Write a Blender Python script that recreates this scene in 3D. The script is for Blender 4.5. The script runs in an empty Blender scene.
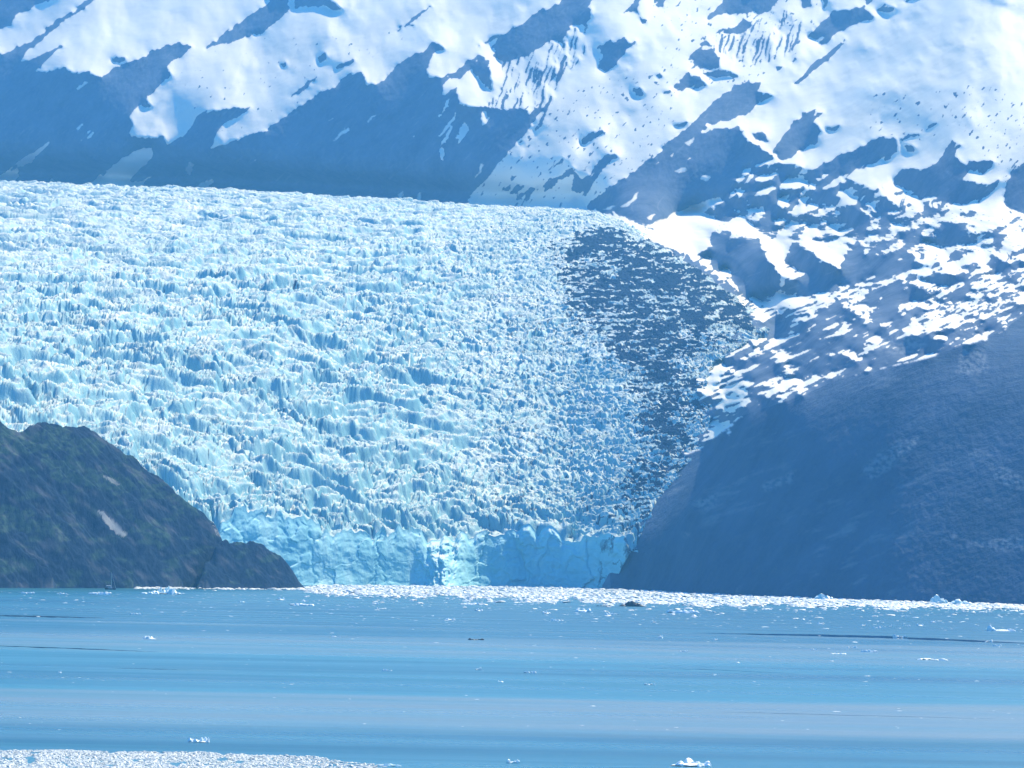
import bpy, bmesh, math, random
import numpy as np
from mathutils import Vector, Matrix

# ------------------------------------------------------------------ camera, sky, sun, exposure
SC = bpy.context.scene
COL = SC.collection
F = 4000.0                       # focal length in pixels of the 1024 wide frame
CAMH = 25.0                      # deck height above the water
PITCH = math.atan(176.0 / F)
ROLL = math.radians(1.2)
RM = Matrix.Rotation(math.pi / 2 + PITCH, 3, 'X') @ Matrix.Rotation(ROLL, 3, 'Z')
R = np.array(RM)

cd = bpy.data.cameras.new('camera'); cam = bpy.data.objects.new('camera', cd); COL.objects.link(cam)
cam.matrix_world = Matrix.Translation((0, 0, CAMH)) @ RM.to_4x4()
cd.sensor_fit = 'HORIZONTAL'; cd.sensor_width = 36.0; cd.lens = 36.0 * F / 1024.0
cd.clip_start = 1.0; cd.clip_end = 60000.0
SC.camera = cam

SUN_AZ, SUN_EL = math.radians(38), math.radians(48)     # to the right of the view, beyond the mountains
SUN_DIR = np.array([math.sin(SUN_AZ) * math.cos(SUN_EL), math.cos(SUN_AZ) * math.cos(SUN_EL), math.sin(SUN_EL)])
w = bpy.data.worlds.new('World'); SC.world = w; w.use_nodes = True
nt = w.node_tree; bg = nt.nodes['Background']
sky = nt.nodes.new('ShaderNodeTexSky'); sky.sky_type = 'NISHITA'; sky.sun_disc = False
sky.sun_elevation = SUN_EL; sky.sun_rotation = SUN_AZ; sky.altitude = 0; sky.air_density = 1.0; sky.dust_density = 0.3; sky.ozone_density = 4.0
hs = nt.nodes.new('ShaderNodeHueSaturation'); hs.inputs['Saturation'].default_value = 1.35      # sky saturation raised to turn the shade bluer
nt.links.new(sky.outputs['Color'], hs.inputs['Color']); nt.links.new(hs.outputs['Color'], bg.inputs['Color']); bg.inputs['Strength'].default_value = 0.15
sl = bpy.data.lights.new('sun', 'SUN'); so = bpy.data.objects.new('sun', sl); COL.objects.link(so)
sl.energy = 5.0; sl.angle = math.radians(0.5); sl.color = (1.0, 0.85, 0.53)
so.rotation_mode = 'QUATERNION'; so.rotation_quaternion = Vector(SUN_DIR).to_track_quat('Z', 'Y'); so.location = (0, 0, 400)
SC.view_settings.view_transform = 'Standard'; SC.view_settings.look = 'None'
SC.view_settings.gamma = 1.0; SC.view_settings.use_curve_mapping = False
SC.view_settings.exposure = 0.9
SC.render.engine = 'CYCLES'
SC.cycles.use_denoising = True
SC.cycles.max_bounces = 6; SC.cycles.diffuse_bounces = 3; SC.cycles.volume_bounces = 0

# haze: the blue air between the boat and the far side of the bay
HAZE_DENSITY = 8.6e-5
HAZE_COLOR = (0.11, 0.44, 0.97)

# ------------------------------------------------------------------ numeric helpers
rng = np.random.RandomState(7)
random.seed(5)
PERM = np.arange(4096); rng.shuffle(PERM); PERM = np.concatenate([PERM, PERM])
GA = rng.rand(4096) * 2 * np.pi
GX, GY = np.cos(GA), np.sin(GA)

def perlin(x, y, seed=0):
    x = np.asarray(x, dtype=np.float64) + seed * 17.31; y = np.asarray(y, dtype=np.float64) + seed * 9.17
    xi = np.floor(x).astype(np.int64); yi = np.floor(y).astype(np.int64)
    xf = x - xi; yf = y - yi
    u = xf * xf * xf * (xf * (xf * 6 - 15) + 10); v = yf * yf * yf * (yf * (yf * 6 - 15) + 10)
    def g(a, b, fx, fy):
        h = PERM[(PERM[a & 4095] + b) & 4095]
        return GX[h] * fx + GY[h] * fy
    a = g(xi, yi, xf, yf); b = g(xi + 1, yi, xf - 1, yf)
    c = g(xi, yi + 1, xf, yf - 1); d = g(xi + 1, yi + 1, xf - 1, yf - 1)
    return ((a + u * (b - a)) + v * ((c + u * (d - c)) - (a + u * (b - a)))) * 1.5

def fbm(x, y, o=4, seed=0, gain=0.5, lac=2.03):
    s = 0; a = 1.0; n = 0
    for k in range(o):
        s = s + a * perlin(x, y, seed + k * 3); n += a
        x = x * lac; y = y * lac; a *= gain
    return s / n * 1.4

def ridged(x, y, o=4, seed=0, gain=0.5):
    s = 0; a = 1.0; n = 0
    for k in range(o):
        s = s + a * (1 - np.abs(perlin(x, y, seed + k * 3)) * 2); n += a
        x = x * 2.07; y = y * 2.07; a *= gain
    return s / n

def worley(x, y, seed=0):
    """F1, F2 and a random value of the nearest cell"""
    xi = np.floor(x).astype(np.int64); yi = np.floor(y).astype(np.int64)
    f1 = np.full(x.shape, 9.0); f2 = np.full(x.shape, 9.0); idv = np.zeros(x.shape); ix = np.zeros(x.shape); iy = np.zeros(x.shape)
    for dx in (-1, 0, 1):
        for dy in (-1, 0, 1):
            cx = xi + dx; cy = yi + dy
            h = PERM[(PERM[(cx + seed * 131) & 4095] + cy) & 4095]
            h2 = PERM[h]
            px = cx + 0.5 + 0.42 * GX[h]; py = cy + 0.5 + 0.42 * GY[h2]
            d = np.hypot(x - px, y - py)
            near = d < f1
            f2 = np.where(near, f1, np.minimum(f2, d))
            idv = np.where(near, h2 / 4096.0, idv); ix = np.where(near, x - px, ix); iy = np.where(near, y - py, iy)
            f1 = np.where(near, d, f1)
    return f1, f2, idv, ix, iy

def sstep(a, b, x):
    t = np.clip((x - a) / (b - a), 0, 1); return t * t * (3 - 2 * t)

def blur(a, s):
    r = max(1, int(3 * s)); k = np.exp(-0.5 * (np.arange(-r, r + 1) / s) ** 2); k /= k.sum()
    n = a.shape[0] + 2 * r
    b = np.pad(a, ((r, r), (r, r)), 'edge')
    def conv(m):       # along the last axis, with the FFT
        L = m.shape[1] + len(k) - 1
        fm = np.fft.rfft(m, L, axis=1) * np.fft.rfft(k, L)[None, :]
        return np.fft.irfft(fm, L, axis=1)[:, 2 * r:2 * r + m.shape[1] - 2 * r]
    b = conv(b); b = conv(np.ascontiguousarray(b.T)).T
    return np.ascontiguousarray(b)

def inside(U, V, poly):
    P = np.array(poly, float)
    out = np.zeros(U.shape, bool)
    sel = (U >= P[:, 0].min()) & (U <= P[:, 0].max()) & (V >= P[:, 1].min()) & (V <= P[:, 1].max())
    if not sel.any(): return out
    u = U[sel]; v = V[sel]; r = np.zeros(u.shape, bool)
    n = len(P)
    for i in range(n):
        x1, y1 = P[i]; x2, y2 = P[(i + 1) % n]
        if y1 == y2: continue
        r ^= ((y1 > v) != (y2 > v)) & (u < (x2 - x1) * (v - y1) / (y2 - y1) + x1)
    out[sel] = r
    return out

def level(u, v):
    """photo pixel -> level coordinates p, q (pixels right of and below the horizon straight ahead)"""
    u = np.asarray(u, float); v = np.asarray(v, float)
    a = (u - 512) / F; b = (384 - v) / F
    dx = R[0, 0] * a + R[0, 1] * b - R[0, 2]; dy = R[1, 0] * a + R[1, 1] * b - R[1, 2]; dz = R[2, 0] * a + R[2, 1] * b - R[2, 2]
    return dx / dy * F, -dz / dy * F

def photo(p, q):
    x = p / F; y = 1.0; z = -q / F
    lx = R[0, 0] * x + R[1, 0] * y + R[2, 0] * z; ly = R[0, 1] * x + R[1, 1] * y + R[2, 1] * z; lz = R[0, 2] * x + R[1, 2] * y + R[2, 2] * z
    return 512 + F * lx / -lz, 384 - F * ly / -lz

def on_water(u, v):
    p, q = level(u, v); y = CAMH / (q / F)
    return p / F * y, y

def polyline(pts, pcol=None):
    """polyline given in photo pixels, as arrays p, q"""
    a = np.array(pts, float); return level(a[:, 0], a[:, 1])

# ------------------------------------------------------------------ materials
def mat(name):
    m = bpy.data.materials.new(name); m.use_nodes = True
    t = m.node_tree; return m, t, t.nodes['Principled BSDF']

def N(t, kind, **kw):
    n = t.nodes.new(kind)
    for k, v in kw.items():
        if k in n.inputs: n.inputs[k].default_value = v
        else: setattr(n, k, v)
    return n

def ramp(t, src, stops):
    n = t.nodes.new('ShaderNodeValToRGB'); e = n.color_ramp.elements
    while len(e) > 2: e.remove(e[-1])
    for i, (p, c) in enumerate(stops):
        if i < 2: el = e[i]; el.position = p
        else: el = e.new(p)
        el.color = c if len(c) == 4 else (*c, 1)
    t.links.new(src, n.inputs['Fac']); return n.outputs['Color']

def mix(t, fac, a, b):
    n = t.nodes.new('ShaderNodeMix'); n.data_type = 'RGBA'
    for s, v in ((0, fac), (6, a), (7, b)):
        if hasattr(v, 'is_output'): t.links.new(v, n.inputs[s])
        else: n.inputs[s].default_value = v if s == 0 else (*v, 1)
    return n.outputs[2]

def mth(t, op, a, b=None, clamp=False):
    n = t.nodes.new('ShaderNodeMath'); n.operation = op; n.use_clamp = clamp
    for s, v in ((0, a), (1, b)):
        if v is None: continue
        if hasattr(v, 'is_output'): t.links.new(v, n.inputs[s])
        else: n.inputs[s].default_value = v
    return n.outputs[0]

def noise_out(t, scale, detail=4, rough=0.55, vec=None, stretch=None):
    g = N(t, 'ShaderNodeNewGeometry')
    src = vec or g.outputs['Position']
    if stretch:
        mp = N(t, 'ShaderNodeMapping'); mp.inputs['Scale'].default_value = stretch
        t.links.new(src, mp.inputs['Vector']); src = mp.outputs['Vector']
    n = N(t, 'ShaderNodeTexNoise', Scale=scale, Detail=detail, Roughness=rough)
    t.links.new(src, n.inputs['Vector']); return n.outputs['Fac']

def attr(t, name):
    return N(t, 'ShaderNodeAttribute', attribute_name=name).outputs['Fac']

def bump(t, bsdf, h, dist, strength=1.0):
    b = N(t, 'ShaderNodeBump', Strength=strength, Distance=dist)
    t.links.new(h, b.inputs['Height']); t.links.new(b.outputs['Normal'], bsdf.inputs['Normal'])

# mountain: snow, bare rock, and shaded slopes painted in with the rock
M_MTN, t, b = mat('mountain_snow_rock_shade')
n1 = noise_out(t, 0.02, 6); n2 = noise_out(t, 0.12, 4)
rock = ramp(t, n1, [(0.3, (0.055, 0.088, 0.165)), (0.7, (0.125, 0.170, 0.265))])  # blue of the shade put into the rock colour
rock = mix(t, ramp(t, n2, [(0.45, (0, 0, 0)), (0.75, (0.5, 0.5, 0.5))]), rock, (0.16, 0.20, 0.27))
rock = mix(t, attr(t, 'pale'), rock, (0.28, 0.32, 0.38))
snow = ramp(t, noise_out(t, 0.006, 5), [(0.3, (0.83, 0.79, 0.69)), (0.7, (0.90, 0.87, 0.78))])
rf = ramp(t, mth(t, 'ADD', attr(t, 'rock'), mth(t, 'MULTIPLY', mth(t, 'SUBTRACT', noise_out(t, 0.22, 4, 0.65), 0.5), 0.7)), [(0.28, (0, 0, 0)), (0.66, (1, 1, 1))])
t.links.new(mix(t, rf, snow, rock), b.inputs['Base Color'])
b.inputs['Roughness'].default_value = 0.9; b.inputs['Specular IOR Level'].default_value = 0.03
bump(t, b, noise_out(t, 0.035, 6, 0.6), 3.0, 0.4)

# dark lower hillside: brush, scree, rock
M_HILL, t, b = mat('hillside_rock_and_brush')
n1 = noise_out(t, 0.012, 8, 0.62); n2 = noise_out(t, 0.08, 6, 0.7)
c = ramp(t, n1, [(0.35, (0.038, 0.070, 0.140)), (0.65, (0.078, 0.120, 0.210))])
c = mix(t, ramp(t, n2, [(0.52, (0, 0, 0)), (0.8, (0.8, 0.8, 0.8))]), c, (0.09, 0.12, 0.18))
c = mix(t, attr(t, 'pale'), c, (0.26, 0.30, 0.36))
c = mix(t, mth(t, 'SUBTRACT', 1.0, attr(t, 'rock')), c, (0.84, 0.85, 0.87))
t.links.new(c, b.inputs['Base Color']); b.inputs['Roughness'].default_value = 0.95; b.inputs['Specular IOR Level'].default_value = 0.02
bump(t, b, noise_out(t, 0.06, 6, 0.65), 5.0, 0.8)

# headland: rock with low green brush
M_HEAD, t, b = mat('headland_rock_and_brush')
g = N(t, 'ShaderNodeNewGeometry'); sx = N(t, 'ShaderNodeSeparateXYZ'); t.links.new(g.outputs['Normal'], sx.inputs[0])
n1 = noise_out(t, 0.03, 6, 0.6); n2 = noise_out(t, 0.25, 5, 0.7); n3 = noise_out(t, 0.012, 5, 0.55)
rockc = ramp(t, n2, [(0.35, (0.008, 0.022, 0.050)), (0.7, (0.028, 0.054, 0.104))])
green = ramp(t, n2, [(0.3, (0.022, 0.054, 0.056)), (0.7, (0.058, 0.105, 0.100))])
vg = mth(t, 'ADD', mth(t, 'MULTIPLY', sx.outputs['Z'], 1.1), mth(t, 'MULTIPLY', n3, 1.6))
c = mix(t, attr(t, 'veg'), rockc, green)
c = mix(t, attr(t, 'pale'), c, (0.42, 0.42, 0.43))
t.links.new(c, b.inputs['Base Color']); b.inputs['Roughness'].default_value = 0.95; b.inputs['Specular IOR Level'].default_value = 0.02
bump(t, b, noise_out(t, 0.16, 5, 0.6), 2.0, 0.5)

# glacier: firn on the flats, blue ice in the breaks, rock debris near the margin
def ice_material(name, cliff=False):
    m, t, b = mat(name)
    g = N(t, 'ShaderNodeNewGeometry'); sx = N(t, 'ShaderNodeSeparateXYZ'); t.links.new(g.outputs['Normal'], sx.inputs[0])
    up = mth(t, 'ADD', sx.outputs['Z'], mth(t, 'MULTIPLY', mth(t, 'SUBTRACT', noise_out(t, 0.09, 5), 0.5), 0.5))
    firn = ramp(t, noise_out(t, 0.02, 6, 0.6), [(0.35, (0.34, 0.46, 0.50)), (0.65, (0.72, 0.75, 0.72))])
    ice = ramp(t, noise_out(t, 0.03, 6, 0.6, stretch=(1, 1, 0.35)), [(0.3, (0.26, 0.62, 0.74)), (0.5, (0.36, 0.72, 0.82)), (0.7, (0.50, 0.80, 0.86))] if cliff else [(0.3, (0.11, 0.32, 0.42)), (0.5, (0.22, 0.46, 0.54)), (0.7, (0.38, 0.60, 0.64))])
    f = ramp(t, up, [(0.62, (0, 0, 0)), (1.0, (1, 1, 1))])
    c = mix(t, f, ice, firn)
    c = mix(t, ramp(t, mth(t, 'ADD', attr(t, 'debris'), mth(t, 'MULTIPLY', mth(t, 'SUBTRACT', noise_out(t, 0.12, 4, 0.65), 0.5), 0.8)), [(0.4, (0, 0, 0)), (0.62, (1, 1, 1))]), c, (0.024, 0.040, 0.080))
    t.links.new(c, b.inputs['Base Color'])
    b.inputs['Roughness'].default_value = 0.6; t.links.new(mth(t, 'MULTIPLY', mth(t, 'SUBTRACT', 1.0, attr(t, 'debris')), 0.2), b.inputs['Specular IOR Level'])
    bump(t, b, noise_out(t, 0.25 if not cliff else 0.12, 6, 0.65, stretch=(1, 1, 0.4 if not cliff else 0.8)), 1.5, 0.7)
    return m
M_ICE = ice_material('glacier_ice'); M_CLIFF = ice_material('glacier_cliff_ice', True)

# floating ice
def floe_material(name, tint, dirt, top=(0.86, 0.89, 0.90)):
    m, t, b = mat(name)
    n = noise_out(t, 0.9, 5, 0.6)
    c = ramp(t, n, [(0.3, tint), (0.6, top)])
    c = mix(t, ramp(t, noise_out(t, 1.7, 4, 0.6), [(0.6, (0, 0, 0)), (0.75, (dirt, dirt, dirt))]), c, (0.28, 0.29, 0.30))
    t.links.new(c, b.inputs['Base Color']); b.inputs['Roughness'].default_value = 0.5
    bump(t, b, noise_out(t, 2.5, 4), 0.1, 0.6)
    return m
M_FLOE = floe_material('white_floe_ice', (0.62, 0.80, 0.86), 0.0)
M_BLUEFLOE = floe_material('blue_floe_ice', (0.40, 0.68, 0.76), 0.0, (0.72, 0.82, 0.84))
M_DIRTY = floe_material('dirty_brash_ice', (0.46, 0.54, 0.58), 0.5, (0.70, 0.74, 0.75))
M_NEAR = floe_material('near_brash_ice', (0.30, 0.37, 0.41), 0.6, (0.56, 0.61, 0.63))
M_DARK, t, b = mat('dark_sediment_ice')
t.links.new(ramp(t, noise_out(t, 0.8, 5), [(0.3, (0.02, 0.025, 0.03)), (0.7, (0.07, 0.075, 0.08))]), b.inputs['Base Color']); b.inputs['Roughness'].default_value = 0.5

# ------------------------------------------------------------------ object helpers
def tag(o, label=None, cat=None, group=None, kind=None):
    if label: o['label'] = label
    if cat: o['category'] = cat
    if group: o['group'] = group
    if kind: o['kind'] = kind
    return o

def link_mesh(name, co, faces, m, parent=None, smooth=True, attrs=None):
    me = bpy.data.meshes.new(name)
    co = np.asarray(co, np.float32); faces = np.asarray(faces, np.int32)
    k = faces.shape[1]
    me.vertices.add(len(co)); me.vertices.foreach_set('co', co.ravel())
    me.loops.add(faces.size); me.loops.foreach_set('vertex_index', faces.ravel())
    me.polygons.add(len(faces)); me.polygons.foreach_set('loop_start', np.arange(0, faces.size, k, dtype=np.int32))
    me.update(calc_edges=True)
    me.polygons.foreach_set('use_smooth', np.full(len(faces), smooth, bool))
    for n, v in (attrs or {}).items():
        a = me.attributes.new(n, 'FLOAT', 'POINT'); a.data.foreach_set('value', np.asarray(v, np.float32).ravel())
    me.materials.append(m)
    o = bpy.data.objects.new(name, me); COL.objects.link(o); o.parent = parent
    return o

def grid_faces(nr, nc, keep=None):
    i = np.arange(nr * nc).reshape(nr, nc)
    f = np.stack([i[:-1, :-1], i[:-1, 1:], i[1:, 1:], i[1:, :-1]], -1)
    return f[keep] if keep is not None else f.reshape(-1, 4)

def compact(co, faces, attrs):
    used = np.zeros(len(co), bool); used[faces.ravel()] = True
    new = np.cumsum(used) - 1
    return co[used], new[faces], {k: v.ravel()[used] for k, v in attrs.items()}

# ------------------------------------------------------------------ glacier profile (needed by the terrain too)
SKYLINE = [(-120, 183), (0, 184), (60, 186), (130, 189), (200, 191), (280, 195), (350, 200), (430, 204), (500, 207), (560, 209), (595, 212), (625, 223), (660, 241), (700, 266), (740, 298), (775, 325), (820, 350)]
FRONT_BASE = [(-120, 583), (180, 584), (305, 585), (450, 586), (560, 587), (612, 589), (700, 592), (820, 596)]
FRONT_TOP = [(-120, 505), (150, 508), (225, 515), (260, 514), (290, 521), (330, 529), (365, 530), (395, 531), (440, 534), (470, 530), (500, 528), (530, 522), (560, 533), (600, 535), (640, 544), (820, 555)]
pa, qa = polyline(SKYLINE); pb, qb = polyline(FRONT_BASE); pt, qt = polyline(FRONT_TOP)
_pp = np.arange(-700, 500, 1.0)
def _smooth(v, s):
    k = np.exp(-0.5 * (np.arange(-3 * s, 3 * s + 1) / s) ** 2); k /= k.sum()
    return np.convolve(np.pad(v, 3 * s, 'edge'), k, 'valid')
_yf = _smooth(CAMH / (np.interp(_pp, pb, qb) / F), 60)
def glacier_profile(p):
    ysky = np.interp(p, _pp, _smooth(np.interp(_pp, [-600, -100, 60, 150, 230, 300], [5900, 5800, 5650, 5350, 4750, 4400]), 50))
    e = -np.interp(p, pa, qa) / F
    yf = np.interp(p, _pp, _yf)
    zf = CAMH - np.interp(p, _pp, _smooth(np.interp(_pp, pt, qt), 12)) / F * yf
    zc = CAMH + e * ysky
    S = ysky - yf; avg = (zc - zf) / S; bb = (avg - e) / S; aa = avg + bb * S
    return yf, zf, ysky, aa, bb, S, e
def glacier_z(p, y, prof=None):
    yf, zf, yc, aa, bb, S, e = prof or glacier_profile(p)
    s = y - yf; sc = np.minimum(s, S)
    return zf + aa * sc - bb * sc * sc + np.maximum(s - S, 0) * e * 0.2
OUTLINE = [(-200, 60), (590, 150), (640, 215), (700, 255), (745, 292), (772, 312), (768, 332), (740, 346), (716, 360), (708, 378), (710, 396), (713, 414), (705, 438), (690, 462), (668, 486), (652, 512), (641, 532), (638, 548), (613, 592), (600, 640), (-200, 640)]

# ------------------------------------------------------------------ traced dark (bare rock, shaded slope) and bright (snow) areas of the mountain
DARK = [
 [(-80,40),(0,54),(16,49),(34,39),(60,18),(86,1),(99,-4),(86,8),(60,23),(29,51),(21,62),(39,56),(65,43),(52,56),(34,73),(64,67),(73,73),(89,70),(91,75),(102,76),(125,62),(138,60),(156,51),(169,44),(180,43),(193,47),(182,53),(167,65),(171,75),(156,89),(146,98),(152,107),(141,104),(129,117),(134,125),(127,134),(143,139),(165,137),(167,144),(174,142),(193,125),(196,118),(209,112),(223,109),(253,107),(232,120),(219,128),(209,151),(232,142),(248,135),(266,130),(284,117),(305,104),(321,91),(331,90),(347,74),(362,73),(367,86),(383,81),(402,61),(422,52),(433,42),(446,48),(435,53),(428,65),(428,77),(449,77),(464,65),(480,55),(489,63),(490,81),(495,94),(488,88),(475,75),(472,69),(459,78),(446,81),(441,88),(442,99),(456,86),(458,96),(459,104),(482,107),(501,109),(527,109),(529,115),(547,94),(553,96),(540,128),(506,156),(485,180),(469,200),(465,215),(0,200),(-80,200)],
 [(-80,-60),(60,-60),(55,0),(34,4),(29,10),(16,16),(10,27),(0,29),(-80,20)],
 [(205,48),(222,36),(245,18),(269,3),(271,-20),(292,-20),(289,0),(288,13),(269,26),(263,33),(237,40),(209,47)],
 [(295,-20),(318,-10),(341,9),(344,11),(321,6),(305,7),(295,10)],
 [(109,59),(117,57),(126,61),(117,62)],
 [(477,47),(495,34),(506,34),(527,21),(542,9),(560,3),(568,-20),(604,-20),(589,3),(591,18),(586,26),(581,25),(570,27),(564,42),(565,63),(556,86),(552,94),(549,70),(555,44),(549,40),(542,47),(529,55),(516,62),(505,62),(500,59),(493,56),(498,38)],
 [(503,64),(519,66),(516,78),(503,81)],[(502,102),(511,91),(516,102)],
 [(595,48),(609,40),(617,42),(624,36),(628,42),(639,39),(630,47),(622,57),(609,73),(599,68),(599,60),(604,52)],
 [(622,16),(633,3),(641,-20),(638,13),(647,23),(642,22),(634,10)],[(648,-20),(674,-20),(664,9),(656,5)],
 [(707,16),(722,3),(735,-20),(795,-20),(775,3),(769,12),(746,13),(728,14),(709,18)],
 [(712,33),(738,25),(743,18),(754,26),(741,34)],[(784,21),(786,7),(791,16),(785,27)],[(797,-10),(808,-10),(811,7),(803,8)],
 [(807,36),(819,23),(829,18),(832,13),(860,8),(868,10),(873,18),(850,26),(832,36),(811,39)],
 [(875,10),(885,4),(894,9),(884,13)],[(860,-10),(873,1),(866,3)],[(824,10),(832,-10),(820,-10)],[(902,4),(918,-10),(930,-10)],
 [(689,56),(699,49),(712,49),(720,61),(719,68),(689,69),(696,61)],[(703,74),(722,69),(741,76),(712,77)],[(673,87),(689,73),(699,77),(707,85),(678,91)],[(696,44),(709,40),(711,46)],
 [(660,148),(686,129),(712,104),(735,86),(761,81),(756,91),(775,95),(754,107),(751,113),(728,120),(707,125),(699,135),(717,128),(738,128),(746,138),(759,146),(775,159),(756,169),(741,185),(722,200),(742,190),(701,208),(685,211),(651,228),(638,224),(622,216),(589,211),(586,205),(602,192),(638,169),(664,148)],
 [(772,152),(785,135),(795,120),(806,112),(823,112),(814,122),(821,130),(816,143),(801,151),(782,160)],[(751,133),(764,133),(768,141),(760,141)],
 [(801,177),(824,163),(853,150),(881,138),(896,138),(897,151),(889,158),(858,169),(840,176),(824,178)],
 [(899,138),(920,133),(915,137),(905,140)],[(902,143),(912,146),(914,151),(907,152)],
 [(939,158),(952,141),(962,145),(954,156),(965,166),(970,161),(993,161),(993,167),(983,174),(970,169),(962,179),(980,187),(1001,179),(993,192),(967,204),(949,203),(931,218),(924,218),(923,205),(915,192),(894,186),(894,176),(907,169),(928,169),(936,163)],
 [(1006,208),(1004,192),(1014,171),(1024,161),(1420,110),(1420,235),(1024,213)],
 [(873,227),(897,214),(910,218),(928,226),(939,221),(962,223),(978,239),(996,229),(993,236),(970,244),(949,247),(928,244),(920,249),(905,244),(915,236),(907,226),(887,223)],
 [(873,205),(884,197),(898,205),(881,217)],[(840,210),(850,205),(873,221),(855,227),(842,218)],[(871,191),(884,186),(884,193)],
 [(702,212),(747,192),(771,194),(779,207),(789,212),(768,218),(779,225),(773,238),(763,233),(747,220),(752,212),(749,197),(746,211),(726,223),(713,216)],
 [(742,184),(776,162),(797,168),(798,177),(763,184)],
 [(693,257),(711,244),(713,231),(732,231),(729,240),(742,237),(758,239),(768,259),(781,278),(779,293),(763,301),(742,295),(732,278),(729,267),(713,271),(711,259)],
 [(784,262),(794,241),(807,249),(825,262),(841,270),(844,254),(859,244),(878,249),(894,252),(910,252),(923,265),(902,275),(873,283),(845,286),(824,294),(802,296),(781,295),(786,280),(805,275)],
 [(810,197),(818,184),(831,184),(844,199),(872,218),(859,227),(846,218),(838,210)],
 [(860,299),(881,286),(905,281),(928,291),(920,301),(889,307),(868,307)],
 [(926,278),(933,271),(954,275),(985,270),(991,260),(1006,258),(1024,260),(1420,225),(1420,250),(1024,268),(1006,273),(991,275),(970,282),(949,286),(928,283)],
 [(959,252),(1004,240),(1001,245),(970,252)],[(933,299),(954,291),(970,285),(976,291),(965,299),(939,304)],[(868,312),(902,307),(941,309),(915,317),(892,325),(868,320)],
 [(985,304),(993,299),(1004,301),(993,307)],
 [(547,170),(556,165),(562,158),(566,162),(553,168)],[(575,170),(582,180),(590,174),(604,155),(615,154),(620,158),(606,164),(595,182),(585,196),(572,190)],
 [(545,182),(560,176),(572,168),(575,172),(556,184),(545,192)],[(580,142),(592,133),(605,131),(598,137),(586,143)],[(500,190),(515,186),(528,186),(514,193)],[(514,200),(530,187),(536,189),(528,200)],
 [(655,76),(661,73),(663,78),(657,80)],[(632,89),(640,87),(643,96),(637,95)],[(661,92),(670,88),(672,92),(664,95)],
 [(672,124),(690,121),(686,126),(676,126)],[(787,62),(797,57),(801,55),(795,62)],[(774,67),(782,66),(778,70)],[(818,41),(833,37),(830,42),(820,44)],
 [(793,85),(808,70),(815,62),(845,40),(850,38),(830,58),(818,68),(800,82)],[(826,128),(843,125),(838,130),(828,130)],[(927,125),(938,122),(935,126),(929,128)],
 [(399,28),(405,24),(417,24),(407,27)],[(395,32),(412,18),(432,5),(437,2),(418,17),(402,29)],[(318,56),(326,53),(327,60),(319,62)],[(278,66),(287,62),(286,66)],
 [(287,99),(300,88),(314,77),(318,76),(302,92)],[(336,66),(355,59),(352,65),(338,69)],
]
BRIGHT = [
 [(0,176),(16,163),(34,152),(51,138),(42,150),(31,163),(18,167),(18,177),(10,186),(-20,190)],[(82,139),(91,130),(95,131),(90,138)],
 [(81,190),(109,169),(130,154),(154,146),(151,159),(138,172),(129,180),(135,184),(164,171),(146,181),(138,192)],[(38,190),(53,177),(55,190)],
 [(436,120),(451,96),(450,103),(440,116)],[(462,122),(465,121),(469,130),(456,147),(458,138)],[(438,151),(451,125),(454,125),(444,148),(443,160)],[(407,148),(420,131),(419,134)],[(437,138),(459,108),(458,112),(440,137)],
 [(480,109),(488,115),(484,122),(495,112),(482,128)],[(482,150),(491,141),(493,142)],
 
 [(506,156),(512,148),(524,135),(540,112),(544,112),(530,138),(518,148)],
 
 [(746,198),(752,210),(756,205),(750,222),(746,210)],
]
SHADESNOW = [[(397,202),(398,194),(404,189),(402,204)],[(413,204),(420,191),(423,193),(419,206)],[(330,141),(349,126),(351,129),(337,139)],[(323,125),(334,116),(336,118)],[(365,122),(376,113),(377,115),(368,124)],[(472,182),(482,163),(486,164),(478,176)],
 [(673,170),(685,165),(688,170),(678,174)],[(699,179),(705,174),(713,177),(706,182)],[(682,143),(695,136),(690,147)],[(669,156),(678,151),(672,158)],[(620,207),(641,190),(638,197),(626,208)],[(646,217),(657,212),(652,221)],[(600,209),(617,204),(612,210)],[(76,89),(86,81),(88,82),(78,91)],[(77,128),(83,122),(85,125),(78,131)],
 [(645,226),(690,206),(720,196),(724,199),(700,211),(660,229)],[(184,170),(190,160),(196,165),(190,176)],[(195,186),(212,178),(215,183),(200,190)],[(690,215),(706,205),(712,207),(697,218)]]
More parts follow.
